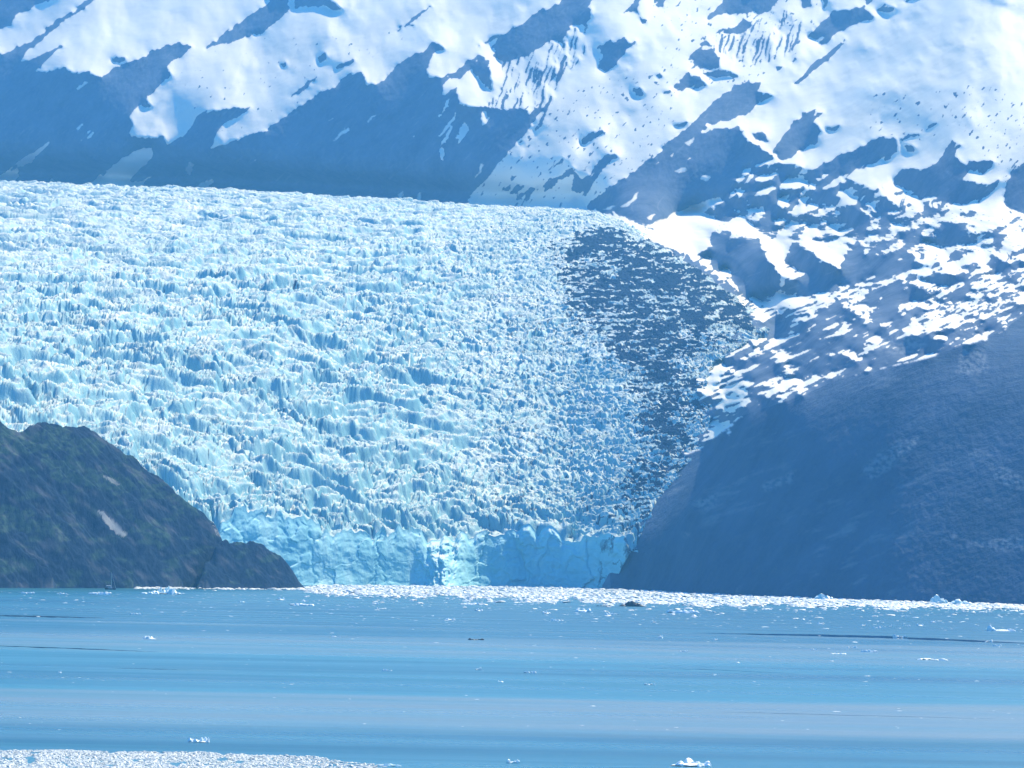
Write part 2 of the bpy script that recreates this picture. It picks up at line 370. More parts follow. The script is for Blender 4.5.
# the rubble zone beside the glacier, dark by default, and the snow lying in it
RUBBLE = [(560,250),(640,235),(700,262),(742,294),(768,308),(805,301),(825,298),(846,306),(859,317),(883,327),(930,318),(985,300),(1024,285),(1420,240),(1420,700),(560,700)]
RUBSNOW = [
 [(640,366),(656,367),(674,363),(692,365),(718,365),(736,371),(731,378),(757,384),(744,391),(752,402),(731,412),(718,411),(702,394),(682,386),(663,381),(640,380)],[(701,440),(710,420),(734,423),(728,433),(708,441)],
 [(760,390),(775,376),(796,378),(835,373),(840,376),(807,389),(781,398),(765,397)],[(736,295),(765,302),(807,300),(840,290),(838,299),(805,305),(768,318),(766,324),(755,319),(744,306)],
 [(736,360),(765,345),(822,321),(786,342),(749,360)],[(747,339),(757,333),(768,339),(757,345)],[(669,317),(705,310),(702,317),(692,321),(679,320)],[(705,303),(726,308),(755,324),(726,313)],
 [(790,316),(815,307),(830,306),(812,313)],[(778,326),(800,318),(825,312),(806,322)],
 [(824,302),(850,296),(868,288),(860,299),(866,312),(884,324),(868,320),(850,308)],[(892,329),(915,317),(941,309),(960,305),(990,300),(1024,290),(1420,258),(1420,285),(1024,303),(985,318),(950,328),(925,334),(910,332)],
 [(957,343),(975,333),(1001,328),(990,336),(972,344)],[(892,360),(912,354),(926,352),(920,356),(900,362)],[(860,339),(870,332),(884,337),(880,345),(868,342)],[(835,352),(850,350),(866,362),(858,362),(846,356)],[(932,338),(944,334),(946,338),(934,341)],
 [(824,380),(840,374),(850,372),(838,380)],[(856,372),(868,366),(874,370)],
 [(1000,322),(1020,312),(1024,312),(1010,322)],
]
FLUTE = [[(500,62),(529,55),(549,40),(564,42),(566,70),(556,88),(545,108),(487,109),(497,84)],[(700,36),(740,34),(770,12),(800,8),(805,36),(790,55),(755,66),(715,50)],[(565,30),(588,26),(584,55),(568,72)]]
SPECKLE = [([(845,185),(1024,225),(1024,260),(880,256)],0.26),([(500,110),(690,60),(665,145),(590,205),(480,205)],0.30),
 ([(860,85),(900,90),(960,125),(930,140),(870,130)],0.34),([(820,290),(960,285),(1024,265),(1024,300),(880,330)],0.12),([(930,85),(1030,90),(1030,215),(980,150)],0.30),([(180,60),(260,40),(420,30),(350,90),(200,140)],0.42),([(640,0),(820,0),(800,60),(690,100)],0.33)]
PALE = [[(862,470),(880,452),(900,440),(920,436),(912,450),(890,468),(870,482)],[(958,548),(975,541),(1000,538),(1030,532),(1080,532),(1080,546),(1000,552),(985,548)],[(990,476),(1006,466),(1024,480),(1050,482),(1030,492),(1004,486)],[(760,486),(785,476),(800,468),(790,482),(766,492)],[(935,540),(960,530),(955,540)],[(690,500),(720,492),(715,508),(700,512)],[(955,372),(962,345),(985,352),(990,368),(975,378)],[(870,342),(905,332),(930,345),(905,356),(885,352)],[(681,535),(690,533),(688,537)],[(733,590),(740,587),(738,590)],[(834,417),(838,416),(838,420)]]

# ------------------------------------------------------------------ terrain: mountain and hillside as one depth surface
ST = 0.75                        # grid step in pixels
tblur = lambda a_, s_: blur(a_, s_ / ST)
p1 = np.arange(-630, 741, ST); q1 = np.arange(-625, 70, ST)
P, Q = np.meshgrid(p1, q1)
U, V = photo(P, Q)
wu = U + 2.2 * fbm(U / 9, V / 9, 3, 1); wv = V + 2.2 * fbm(U / 9, V / 9, 3, 11)
M = np.zeros(P.shape, bool)
for pl in DARK: M |= inside(wu, wv, pl)
for pl in BRIGHT: M &= ~inside(wu, wv, pl)
rub = inside(wu, wv, RUBBLE)
M |= rub
snowpatch = np.zeros(P.shape, bool)
for pl in RUBSNOW: snowpatch |= inside(wu, wv, pl)
stk = fbm((U * 0.9 - V * 0.45) / 26, (U * 0.45 + V * 0.9) / 3.6, 4, 22)
M &= ~(snowpatch & (stk > -0.16))
RUBBLY = [([(700,186),(770,160),(850,180),(905,210),(925,250),(880,262),(845,245),(800,240),(770,236)], -0.06), ([(850,180),(1024,215),(1420,200),(1420,262),(1024,272),(880,258)], 0.22), ([(800,296),(890,272),(1024,250),(1420,235),(1420,275),(1024,306),(920,330),(860,330)], 0.12)]
for pl, th in RUBBLY:
    pm = inside(wu, wv, pl)
    rr_ = fbm((U * 0.95 - V * 0.30) / 22, (U * 0.30 + V * 0.95) / 7, 5, 57)
    M |= pm & (rr_ > th + 0.06)
    M &= ~(pm & (rr_ < th - (0.22 if th < 0 else 0.52)))
Mf = M.astype(float)
ang = np.where(V > 230, 0.38, 0.80)          # lie of the streaks
ang = tblur(ang, 12)
ca, sa = np.cos(ang), np.sin(ang)
al = U * ca - V * sa; ac = U * sa + V * ca
streak = fbm(al / 22, ac / 4.5, 4, 21); streak2 = fbm(al / 60, ac / 14, 3, 31)
edge = tblur(Mf, 4.0) * (1 - sstep(150, 200, V)) + tblur(Mf, 4.6) * sstep(150, 200, V); e1 = tblur(Mf, 0.7)
fine_ = fbm(al / 9, ac / 3.0, 4, 25)
lower = sstep(150, 230, V)
K = e1 + (1.0 * streak + (0.5 + 0.55 * lower) * fine_) * np.clip(3.6 * edge * (1 - edge), 0, 1)
hillzone = sstep(-6, 6, V - np.interp(U, [560, 640, 700, 740, 800, 838, 873, 926, 959, 1001, 1024, 1150], [520, 470, 448, 416, 396, 379, 369, 357, 347, 331, 314, 270]))
# snow streaks left lying in the rubble, above the hillside proper
rubm = tblur(rub.astype(float), 6) * (1 - hillzone)
K = np.where((rubm > 0.3) & (streak + 0.5 * streak2 > 0.36 - 0.0 * rubm), 0.25 * K, K)
for pl, th in FLUTE and [(f, 0) for f in FLUTE]:
    zf_ = tblur(inside(wu, wv, pl).astype(float), 1.5)
    fl = fbm((U + 0.3 * V + 2 * fbm(U / 14, V / 14, 2, 43)) / 2.8, V / 30.0, 4, 41)
    K = np.where((zf_ > 0.4) & (fl > 0.22), 0.8, np.where(zf_ > 0.6, np.minimum(K, 0.3), K))
Kspeck = np.zeros(P.shape)
for pl, th in SPECKLE:
    z_ = tblur(inside(U, V, pl).astype(float), 6)
    Kspeck = np.maximum(Kspeck, (z_ > 0.35) & (fbm(al / 8, ac / 2.8, 4, 51) > th + 0.16))
# snow ledges in the big rock faces
led = fbm(al / 22, ac / 3.0, 3, 61)
K = np.where((led > 0.70) & (edge > 0.9) & (hillzone < 0.1) & (rub == 0) & (streak2 > 0.25), 0.3, K)
K = (K > 0.5).astype(float)
rock_shade_mask = np.maximum(tblur(K, 0.55), tblur(Kspeck, 0.5))
shs = np.zeros(P.shape)
for pl in SHADESNOW: shs = np.maximum(shs, inside(wu, wv, pl))
rock_shade_mask = rock_shade_mask * (1 - 0.75 * tblur(shs, 0.8))
K = tblur(K, 0.9)

# normals the slopes should have: snow slopes lie open to the right, rock faces are steep and turned to the left
def unit(x, y, z):
    l = np.sqrt(x * x + y * y + z * z); return x / l, y / l, z / l
lo1 = fbm(U / 70, V / 45, 4, 71); lo2 = fbm(al / 90, ac / 30, 4, 81); md = fbm(al / 16, ac / 7, 4, 91)
lx, ly, lz = unit(0.22 + 0.16 * sstep(650, 450, U) + (0.24 + 0.06 * sstep(600, 800, U)) * lo1 + 0.26 * lo2 + 0.08 * md, -0.30 + 0.10 * sstep(600, 760, U) * sstep(140, 240, V) + 0.15 * lo2 + 0.05 * md, 0.86 + 0 * U)
gul = ridged(al / 34, ac / 11, 4, 101) - 0.5
rx, ry, rz = unit(-0.66 + 0.26 * gul + 0.08 * md, -0.72 + 0.08 * lo1 + 0.12 * md, 0.29 + 0 * U)
hg = fbm(al / 40, ac / 16, 5, 111)
hx, hy, hz = unit(-0.72 + 0.34 * hg, -0.46 + 0.14 * md, 0.48 + 0 * U)
rx = rx * (1 - hillzone) + hx * hillzone; ry = ry * (1 - hillzone) + hy * hillzone; rz = rz * (1 - hillzone) + hz * hillzone
nx, ny, nz = unit(lx * (1 - K) + rx * K, ly * (1 - K) + ry * K, lz * (1 - K) + rz * K)
ndr = np.minimum(nx * P / F + ny - nz * Q / F, -0.09)
Lu = -(nx / F) / ndr * ST; Lq = (nz / F) / ndr * ST

def poisson(gx, gy):
    """least squares surface with these gradients (Neumann border)"""
    H, W = gx.shape
    gxm = 0.5 * (gx[:, :-1] + gx[:, 1:]); gym = 0.5 * (gy[:-1] + gy[1:])
    div = np.zeros((H, W)); div[:, :-1] += gxm; div[:, 1:] -= gxm; div[:-1] += gym; div[1:] -= gym
    e = np.concatenate([div, div[:, ::-1]], 1); e = np.concatenate([e, e[::-1]], 0)
    k1 = 2 * np.cos(2 * np.pi * np.fft.rfftfreq(2 * W)) - 2; k0 = 2 * np.cos(2 * np.pi * np.fft.fftfreq(2 * H)) - 2
    den = k0[:, None] + k1[None, :]; den[0, 0] = 1
    s = np.fft.rfft2(e) / den; s[0, 0] = 0
    return np.fft.irfft2(s, e.shape)[:H, :W]

# reference depths
prof = glacier_profile(p1)
ys = np.linspace(0, 1, 400)
sky_q = np.interp(p1, pa, qa)
Dg = np.zeros(P.shape)
for i, p in enumerate(p1):
    pr = tuple(float(a[i]) for a in prof)
    y = pr[0] + ys * pr[5]
    zz = glacier_z(p, y, pr)
    Dg[:, i] = np.interp(-q1 / F, (zz - CAMH) / y, y)
shore_u = np.array([480, 560, 700, 800, 900, 1024, 1280.]); shore_v = np.array([584, 587.6, 594, 598, 601.5, 605, 613.])
ps, qs = level(shore_u, shore_v)
qsh = np.interp(p1, ps, qs); Dsh = CAMH / (qsh / F)
slope = np.radians(np.interp(V, [-60, 100, 200, 290, 330, 370, 420, 620], [24, 20, 16, 9, 7.5, 24, 36, 37]))
step = np.cos(slope) / (F * np.maximum(np.sin(slope) + np.cos(slope) * Q / F, 0.06))
cum = np.cumsum(step[::-1], 0)[::-1] * ST
Lb_r = np.log(Dsh)[None, :] + cum - np.take_along_axis(cum, np.clip(np.round((qsh - q1[0]) / ST).astype(int), 0, len(q1) - 1)[None, :], 0)
_i270 = np.clip(np.array([np.interp(270, V[:, j], np.arange(len(q1))) for j in range(len(p1))]).round().astype(int), 0, len(q1) - 1)
_off = np.clip(np.log(4850) - Lb_r[_i270, np.arange(len(p1))], 0, 0.5) * sstep(1000, 800, U[len(q1) // 2])
Lb_r = Lb_r + _off[None, :] * sstep(385, 265, V)
slope = np.radians(np.interp(V, [-60, 210], [33, 34])); step = np.cos(slope) / (F * (np.sin(slope) + np.cos(slope) * Q / F))
cum = np.cumsum(step[::-1], 0)[::-1] * ST
Lb_l = (np.log(prof[2] + 300) + 0.16 * np.clip((60 - p1) / 560, 0, 1.1))[None, :] + cum - np.take_along_axis(cum, np.clip(np.round((sky_q - q1[0]) / ST).astype(int), 0, len(q1) - 1)[None, :], 0)
Lb_l = np.where(Q > sky_q[None, :], np.log(Dg + 60), Lb_l)
rightness = sstep(600, 720, U)
Lb = Lb_l * (1 - rightness) + Lb_r * rightness
ing = inside(U, V, OUTLINE) & (Q > sky_q[None, :])
ingb = tblur(ing.astype(float), 3)
ingb = tblur(ing.astype(float), 12); margin = (ingb > 0.04) & (ingb < 0.9) & (U > 630)
W = np.where(ing, 0.02, 0.05)
Ltar = Lb.copy()
W = np.where((Q > qsh[None, :] - 4) & (U > 655), 3.0, W); Ltar = np.where((Q > qsh[None, :] - 4) & (U > 655), np.log(Dsh)[None, :] - (Q - qsh[None, :]) / F * 1.0, Ltar)
W = np.where((hillzone > 0.5) & (U > 640), 0.25, W)
near_sky = (np.abs(Q - (sky_q[None, :] - 6)) < 5) & (U < 600)
W = np.where(near_sky, 1.0, W)
W = np.where(margin, 3.0 * np.minimum(1, ingb * 2), W); Ltar = np.where(margin, np.log(Dg + 6), Ltar)
Bq = np.gradient(tblur(Ltar, 12), axis=0)
lit = 1 - K
dfc = tblur(Bq, 45) - tblur(Lq, 45)
Lq2 = np.minimum(Lq + lit * sstep(560, 680, U) * np.clip(dfc / np.maximum(tblur(lit, 45), 0.2), -0.004, 0.0), -0.00012)
L = poisson(Lu, Lq2)
L = L + tblur(Ltar - L, 220)
for sg, eps in ((90, 0.12), (40, 0.15), (16, 0.3), (8, 0.4)):
    L = L + tblur(W * (Ltar - L), sg) / (tblur(W, sg) + eps)
D = np.exp(L)
D = D * (1 + (0.00022 * fbm(al / 6, ac / 5, 3, 121)) * K)
co = np.stack([P / F * D, D, CAMH - Q / F * D], -1).reshape(-1, 3)
_c = co.reshape(*P.shape, 3)
_n = np.cross(_c[:-1, 1:] - _c[:-1, :-1], _c[:-1, :-1] - _c[1:, :-1]); _n /= np.linalg.norm(_n, axis=-1, keepdims=True)
_d = (_n * SUN_DIR).sum(-1); vis = (V[:-1, :-1] < 600) & (U[:-1, :-1] > 0) & (U[:-1, :-1] < 1024) & ~ing[:-1, :-1]
for nm, mk in (('rock left', (K[:-1, :-1] > .9) & (U[:-1, :-1] < 560) & (V[:-1, :-1] < 190)), ('rock right', (K[:-1, :-1] > .9) & (U[:-1, :-1] > 560) & (V[:-1, :-1] < 300)), ('hill', hillzone[:-1, :-1] > .9), ('snow left', (K[:-1, :-1] < .1) & (U[:-1, :-1] < 500) & (V[:-1, :-1] < 190)), ('snow right', (K[:-1, :-1] < .1) & (U[:-1, :-1] > 700) & (V[:-1, :-1] < 300))):
    print('sun dot', nm, np.percentile(_d[mk & vis], [5, 25, 50, 75, 95]).round(2), 'nz', np.percentile(_n[..., 2][mk & vis], [5, 50, 95]).round(2))
pale = np.zeros(P.shape)
for pl in PALE: pale = np.maximum(pale, inside(wu + 2 * streak, wv + 2 * streak, pl))
pale = tblur(pale, 1.5) * sstep(-0.5, 0.5, fbm(U / 5, V / 4, 4, 131)) * 0.6
pale = np.maximum(pale, 0.5 * sstep(0.05, 0.75, fbm(al / 50, ac / 13, 6, 141, 0.62)) * sstep(-0.3, 0.5, fbm(U / 120, V / 80, 3, 143)) * hillzone)  # gully relief painted as pale streaks, since shade alone shows little
pale = np.maximum(pale, 0.35 * sstep(0.5, 0.8, led) * (1 - hillzone) * rock_shade_mask)
deep = tblur((ing & (tblur(ing.astype(float), 5) > 0.985)).astype(float), 1) > 0.9
deep &= ~near_sky
face_hid = deep[:-1, :-1] & deep[1:, 1:]
isl = (U > 610) & (hillzone > 0.5)
fh = isl[:-1, :-1]
at = {'rock': rock_shade_mask, 'pale': pale}  # the rock attribute also colours slopes that lie in shade
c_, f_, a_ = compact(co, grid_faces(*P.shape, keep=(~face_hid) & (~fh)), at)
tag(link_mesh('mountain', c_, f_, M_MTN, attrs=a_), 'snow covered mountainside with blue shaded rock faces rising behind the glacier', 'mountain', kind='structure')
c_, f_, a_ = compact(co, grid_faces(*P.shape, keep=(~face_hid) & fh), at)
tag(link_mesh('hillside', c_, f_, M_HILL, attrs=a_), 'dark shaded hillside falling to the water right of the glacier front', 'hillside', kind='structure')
TER_TOP = float(co[:, 2].max()); TER_FAR = float(co[:, 1].max())
print('terrain depth', D.min(), D.max(), 'top', TER_TOP)

# ------------------------------------------------------------------ glacier
NCOL = 1150
gp = np.linspace(-600, 275, NCOL)
pr = glacier_profile(gp)
tt = np.linspace(0, 1, 980)
tt = 0.55 * tt + 0.45 * tt ** 2          # rows closer together near the front
PP = np.broadcast_to(gp, (len(tt), NCOL)).copy()
YF, ZF, YC, AA, BB, SS, EE = [np.broadcast_to(a, PP.shape) for a in pr]
YY = YF + tt[:, None] * (YC + 260 - YF)
Z0 = glacier_z(PP, YY, (YF, ZF, YC, AA, BB, SS, EE))
XX = PP / F * YY
gu, gv = photo(PP, -(Z0 - CAMH) / YY * F)
def icefall(x, y, s, u, v):
    wx = x + 22 * fbm(x / 90, y / 90, 3, 201); wy = y + 30 * fbm(x / 120, y / 80, 3, 205)
    right = sstep(380, 560, u + 40 * fbm(x / 120, y / 120, 2, 208))             # finer, spikier ice towards the right margin
    upper = sstep(330, 215, v + 0.12 * u)                                       # calmer, wavy ice high up
    amp = 0.45 + 0.9 * sstep(-0.4, 0.6, fbm(x / 160, y / 110, 3, 211))
    # pressure bands and terraces: long gentle treads, abrupt fluted risers that face down-glacier
    flute = 0.05 * perlin(x / 5.0, y / 14, 215) + 0.08 * perlin(x / 13.0, y / 18, 216)
    def stairs(lam, wav, lx, ly, seed, rise):
        ph = (s + 0.6 * (wy - y)) / lam + wav * fbm(x / lx, y / ly, 3, seed, 0.55) + flute * 40 / lam
        fr = ph - np.floor(ph)
        return np.where(fr < rise, fr / rise, 1 - (fr - rise) / (1 - rise)) - 0.5
    h = (1 - right) * (1 - 0.72 * upper) * (0.1 + amp * 0.9) * 12.5 * stairs(95, 1.2, 270, 135, 221, 0.16)
    h = h + (1 - 0.6 * right) * (1 - 0.5 * upper) * 6.0 * stairs(38, 1.15, 110, 62, 231, 0.22) * (1.3 - 0.4 * amp)
    # chaotic fields of blocks between crevasses, in patches
    chaos = sstep(-0.25, 0.35, fbm(x / 210, y / 120, 3, 236)) * (1 - 0.9 * upper)
    f1, f2, rid, ix, iy = worley(wx / 30, wy / 14, 1)
    cr = sstep(0.0, 0.16, f2 - f1)
    h = h + (0.25 + 0.75 * chaos) * (1 - 0.85 * upper) * 0.8 * ((rid - 0.5) * 6.5 + 5.0 * (rid - 0.4) * iy - 4.0 * (1 - cr))
    f1, f2, rid, ix, iy = worley(wx / 9, wy / 6, 2)
    h = h + (0.15 + 0.45 * chaos) * (1 - right) * (1 - 0.9 * upper) * ((rid - 0.5) * 4.5 + 4.0 * ix * (rid - 0.5) - 2.0 * (1 - sstep(0, 0.2, f2 - f1)))
    f1, f2, rid, ix, iy = worley(wx / 5.0, wy / 7.5, 3)
    h = h + right * (1 - 0.5 * upper) * ((rid - 0.5) * 3.6 - 1.5 * (1 - sstep(0, 0.2, f2 - f1)))
    h = h + (1.0 + 1.6 * right) * (1 - 0.6 * upper) * (ridged(wx / 12, wy / 12, 4, 241) - 0.55) * 1.6
    # long connected crevasses
    cv = np.abs(fbm(wx / 90 , (s + wy - y) / 26, 3, 246)); cv2 = np.abs(fbm(wx / 34, (s + wy - y) / 11, 3, 248))
    h = h - (1 - 0.45 * upper) * 3.6 * sstep(0.07, 0.0, cv) - (1 - 0.6 * upper) * 1.6 * sstep(0.09, 0.0, cv2) * (0.4 + 0.6 * chaos)
    # long wind-rounded waves on the upper glacier
    h = h + upper * (1 - 0.6 * right) * 8.5 * (ridged(x / 260 + 0.2 * fbm(x / 200, y / 90, 2, 255), wy / 44, 4, 251, 0.45) - 0.5) * 1.6
    return h
H = icefall(XX, YY, YY - YF, gu, gv)
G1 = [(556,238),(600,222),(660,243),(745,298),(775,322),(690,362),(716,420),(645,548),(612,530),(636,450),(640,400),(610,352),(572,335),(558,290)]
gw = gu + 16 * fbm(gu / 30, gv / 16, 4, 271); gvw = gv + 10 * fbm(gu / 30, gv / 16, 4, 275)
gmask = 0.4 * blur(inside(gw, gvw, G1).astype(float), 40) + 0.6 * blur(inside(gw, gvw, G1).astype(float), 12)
H = H * (1 - 0.55 * gmask)
f1, f2, rid, ix, iy = worley(XX / 24 + 0.3 * fbm(XX / 30, YY / 30, 2, 261), YY / 20, 5)
sfr = YY - YF
H = H + sstep(90, 10, sfr) * ((rid - 0.5) * 13 - 5 * (1 - sstep(0, .15, f2 - f1)))
k0 = sstep(12, 2, sfr)
Hs = blur(H[:60], 1.6); H[:60] = H[:60] * (1 - k0[:60]) + Hs * k0[:60]
ZZ = Z0 + H
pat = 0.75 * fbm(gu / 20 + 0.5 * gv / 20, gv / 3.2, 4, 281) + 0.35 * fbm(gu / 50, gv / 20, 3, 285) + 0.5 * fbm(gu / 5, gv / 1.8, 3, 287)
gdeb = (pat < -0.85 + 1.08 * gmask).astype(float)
speck = sstep(360, 520, gu) * sstep(240, 300, gv) * sstep(560, 520, gv)
gdeb = np.maximum(gdeb, 0.55 * speck * (fbm(gu / 4, gv / 2.2, 3, 289) < -0.30))
gdeb = np.maximum(gdeb, 0.22 * (fbm(gu / 30, gv / 3.0, 4, 291) > 0.35) * sstep(250, 560, gu))
keepv = inside(gu + 5 * fbm(XX / 20, YY / 20, 3, 301), gv + 3 * fbm(XX / 20, YY / 20, 3, 305), OUTLINE)
keep = keepv[:-1, :-1] & keepv[1:, 1:] & keepv[1:, :-1] & keepv[:-1, 1:]
gl = bpy.data.objects.new('glacier', None); COL.objects.link(gl); gl.location = (0, float(pr[0][NCOL // 2]), 0)
tag(gl, 'broad crevassed white and pale blue tidewater glacier flowing down to the bay', 'glacier')
inv = np.array([0, gl.location.y, 0])
gco = np.stack([XX, YY, ZZ], -1)
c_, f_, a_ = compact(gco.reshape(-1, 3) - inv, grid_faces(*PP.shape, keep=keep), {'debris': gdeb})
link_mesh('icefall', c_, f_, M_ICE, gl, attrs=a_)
# calving front: from the first row of the icefall down to the water, fluted and undercut, with fallen pillars
NV = 120
tv = np.linspace(0, 1, NV)
fx = XX[0]; fy = YY[0]; fz = ZZ[0]
X2 = np.broadcast_to(fx, (NV, NCOL)); T2 = np.broadcast_to(tv[:, None], (NV, NCOL))
Z2 = fz * (1 - T2) - 3.0 * T2
wxc = X2 + 5 * fbm(X2 / 18, Z2 / 14, 3, 311); wzc = Z2 + 5 * fbm(X2 / 18, Z2 / 14, 3, 312)
f1, f2, rid, ix, iy = worley(wxc / 15, wzc / 20, 7)
f1b, f2b, ridb, ixb, iyb = worley(wxc / 38, wzc / 70, 8)
f1c, f2c, ridc, ixc, iyc = worley(wxc / 5, wzc / 7, 9)
out = (rid - 0.5) * 2.6 + 1.6 * ixb + (ridb - 0.5) * 4 + 7 * fbm(X2 / 70, Z2 / 120, 3, 321) + 1.8 * fbm(X2 / 9, Z2 / 9, 4, 331) + (ridc - 0.5) * 0.7 - 1.4 * (1 - sstep(0, 0.07, f2b - f1b)) - 0.5 * (1 - sstep(0, 0.08, f2 - f1))
uc, _ = photo(gp, np.zeros(NCOL))
pillar = sstep(0.0, 1.0, 1 - np.abs((np.interp(gp, gp, uc)[None, :] - 446) / 36.0))
out = out + pillar ** 1.2 * (4 + 66 * T2 + 5 * fbm(X2 / 4, Z2 / 6, 3, 345) + 6 * (ridged(X2 / 5, Z2 / 16, 3, 341) - 0.5))
lean = 10 * T2 + 2 * np.sin(T2 * 6)
Y2 = fy[None, :] - (out + lean) * sstep(0, 0.12, T2)
cu, cv = photo(gp, 5)
cl_keep = np.broadcast_to(((cu > -80) & (cu < 613))[None, :], (NV, NCOL))
# the front stops at the hillside: right limit slants with height
rlim = np.interp(Z2, [0, 20, 45, 60], [612, 622, 637, 640])
cl_keep = cl_keep | (np.broadcast_to(cu[None, :], (NV, NCOL)) < rlim)
kf = cl_keep[:-1, :-1] & cl_keep[1:, 1:]
cco = np.stack([X2, Y2, Z2], -1)
deb2 = 0.5 * sstep(590, 600, np.broadcast_to(cu[None, :], X2.shape)) * (fbm(X2 / 8, Z2 / 14, 3, 351) > 0.05)
c_, f_, a_ = compact(cco.reshape(-1, 3) - inv, grid_faces(NV, NCOL, keep=kf)[:, ::-1], {'debris': deb2})
link_mesh('ice_cliff', c_, f_, M_CLIFF, gl, attrs=a_)

# ------------------------------------------------------------------ headland on the left
SIL1 = [(-140, 405), (-60, 412), (0, 421), (22, 427), (45, 426), (65, 429), (85, 434), (100, 437), (110, 444), (122, 450), (133, 456), (145, 470), (160, 482), (175, 491), (190, 503), (205, 515), (214, 524), (222, 538), (230, 560), (240, 589)]
SIL2 = [(196, 589), (206, 560), (216, 546), (226, 540), (240, 538), (252, 541), (264, 548), (275, 556), (285, 563), (293, 573), (299, 582), (306, 589)]
def lump(sil, back, wid, seed, p0, p1_, shore):
    ps_, qs_ = polyline(sil); pc = np.arange(p0, p1_, 0.8)
    psh, qsh_ = polyline(shore); yfr = CAMH / (np.interp(pc, psh, qsh_) / F)
    qq = np.interp(pc, ps_, qs_)
    t_ = np.concatenate([np.linspace(-0.06, 1, 210), np.linspace(1.02, 2.3, 60)])
    hh = np.zeros_like(pc)
    yc = yfr + 40.0
    for _ in range(6):
        hh = np.maximum(CAMH - qq / F * yc, 0.5); yc = yfr + wid * hh + 12
    Pg = np.broadcast_to(pc, (len(t_), len(pc))); Tg = np.broadcast_to(t_[:, None], Pg.shape)
    Hh = np.broadcast_to(hh, Pg.shape); Y = yfr[None, :] + Tg * (yc - yfr)[None, :]
    X = Pg / F * Y
    tc = np.clip(Tg, 0, 1)
    sh = np.where(Tg < 1, 0.55 * tc + 0.45 * np.sin(tc * math.pi / 2) , 1 - 0.75 * np.clip(Tg - 1, 0, 9) ** 1.4)
    sh = sh + 0.10 * fbm(X / 45, Y / 45, 3, seed + 40) * np.sin(np.clip(Tg, 0, 1) * math.pi)
    Z = Hh * sh
    damp = sstep(1.25, 0.75, Tg) * 0.75 + 0.25
    k = np.minimum(1, Hh / 25)
    gl_ = ridged(X / 34 + 0.25 * Y / 34, Y / 80 + Z / 90, 4, seed)
    Z = Z + k * damp * (6 * (gl_ - 0.6) + 12 * fbm((X + 0.6 * Z) / 60, (Y + Z - 0.5 * X) / 34, 5, seed + 7))
    Z = Z + k * 1.0 * np.abs(fbm(X / 2.6, (Y + Z) / 2.6, 2, seed + 15)) * 0.6
    Z = np.where(Tg < 0, -3.0 + 0 * Z, Z)
    return np.stack([X, Y, Z], -1)
shore = [(-140, 587), (0, 588), (100, 588.3), (230, 588.6), (310, 588.8)]
A = lump(SIL1, 0, 0.58, 401, level(-130, 500)[0], level(241, 560)[0], shore)
B = lump(SIL2, 0, 0.6, 451, level(195, 560)[0], level(306, 580)[0], [(190, 589.0), (310, 589.2)])
parts_c, parts_f, parts_p, parts_v, off = [], [], [], [], 0
VEG = [[(-60, 425), (60, 428), (110, 445), (95, 455), (50, 450), (0, 456), (-60, 450)], [(-60, 500), (10, 506), (55, 522), (70, 545), (40, 535), (0, 528), (-60, 530)], [(40, 455), (110, 470), (140, 490), (100, 490), (50, 478)], [(120, 460), (150, 480), (200, 512), (190, 515), (140, 488)], [(130, 515), (160, 520), (175, 545), (150, 545)], [(-60, 560), (20, 555), (25, 575), (-60, 580)]]
for G in (A, B):
    c = G.reshape(-1, 3); f = grid_faces(G.shape[0], G.shape[1]) + off; off += len(c)
    hu, hv = photo(c[:, 0] / c[:, 1] * F, -(c[:, 2] - CAMH) / c[:, 1] * F)
    front = 1.0
    pz = inside(hu + 1.5 * fbm(hu / 6, hv / 6, 2, 481), hv, [(97, 508), (103, 512), (112, 520), (120, 527), (127, 535), (122, 537), (112, 530), (104, 521)]) * 0.75
    pz = np.maximum(pz, 0.6 * inside(hu, hv, [(211, 522), (217, 527), (222, 537), (217, 536)]) * (fbm(hu / 2, hv / 2, 2, 485) > 0))
    pz = np.maximum(pz, 0.5 * inside(hu, hv, [(100, 474), (112, 478), (121, 486), (112, 483)]))
    pz = np.maximum(pz, 0.12 * sstep(0.1, 0.6, fbm((hu * 0.8 + hv * 0.6) / 30, (hv * 0.8 - hu * 0.6) / 9, 5, 491)))
    vz = np.zeros(len(c))
    hwu, hwv = hu + 12 * fbm(hu / 22, hv / 12, 4, 495), hv + 8 * fbm(hu / 22, hv / 12, 4, 497)
    for pl in VEG: vz = np.maximum(vz, inside(hwu, hwv, pl))
    vz = vz * sstep(-0.5, 0.3, fbm(hu / 6, hv / 3, 3, 499)); vz = np.maximum(vz, 0.8 * sstep(0.2, 0.5, fbm(hu / 24, hv / 9, 4, 498)))
    parts_c.append(c); parts_f.append(f); parts_p.append(pz); parts_v.append(vz)
tag(link_mesh('headland', np.concatenate(parts_c), np.concatenate(parts_f), M_HEAD, attrs={'pale': np.concatenate(parts_p), 'veg': np.concatenate(parts_v)}),
    'dark rocky headland with green brush in front of the glacier at the left', 'headland', kind='structure')

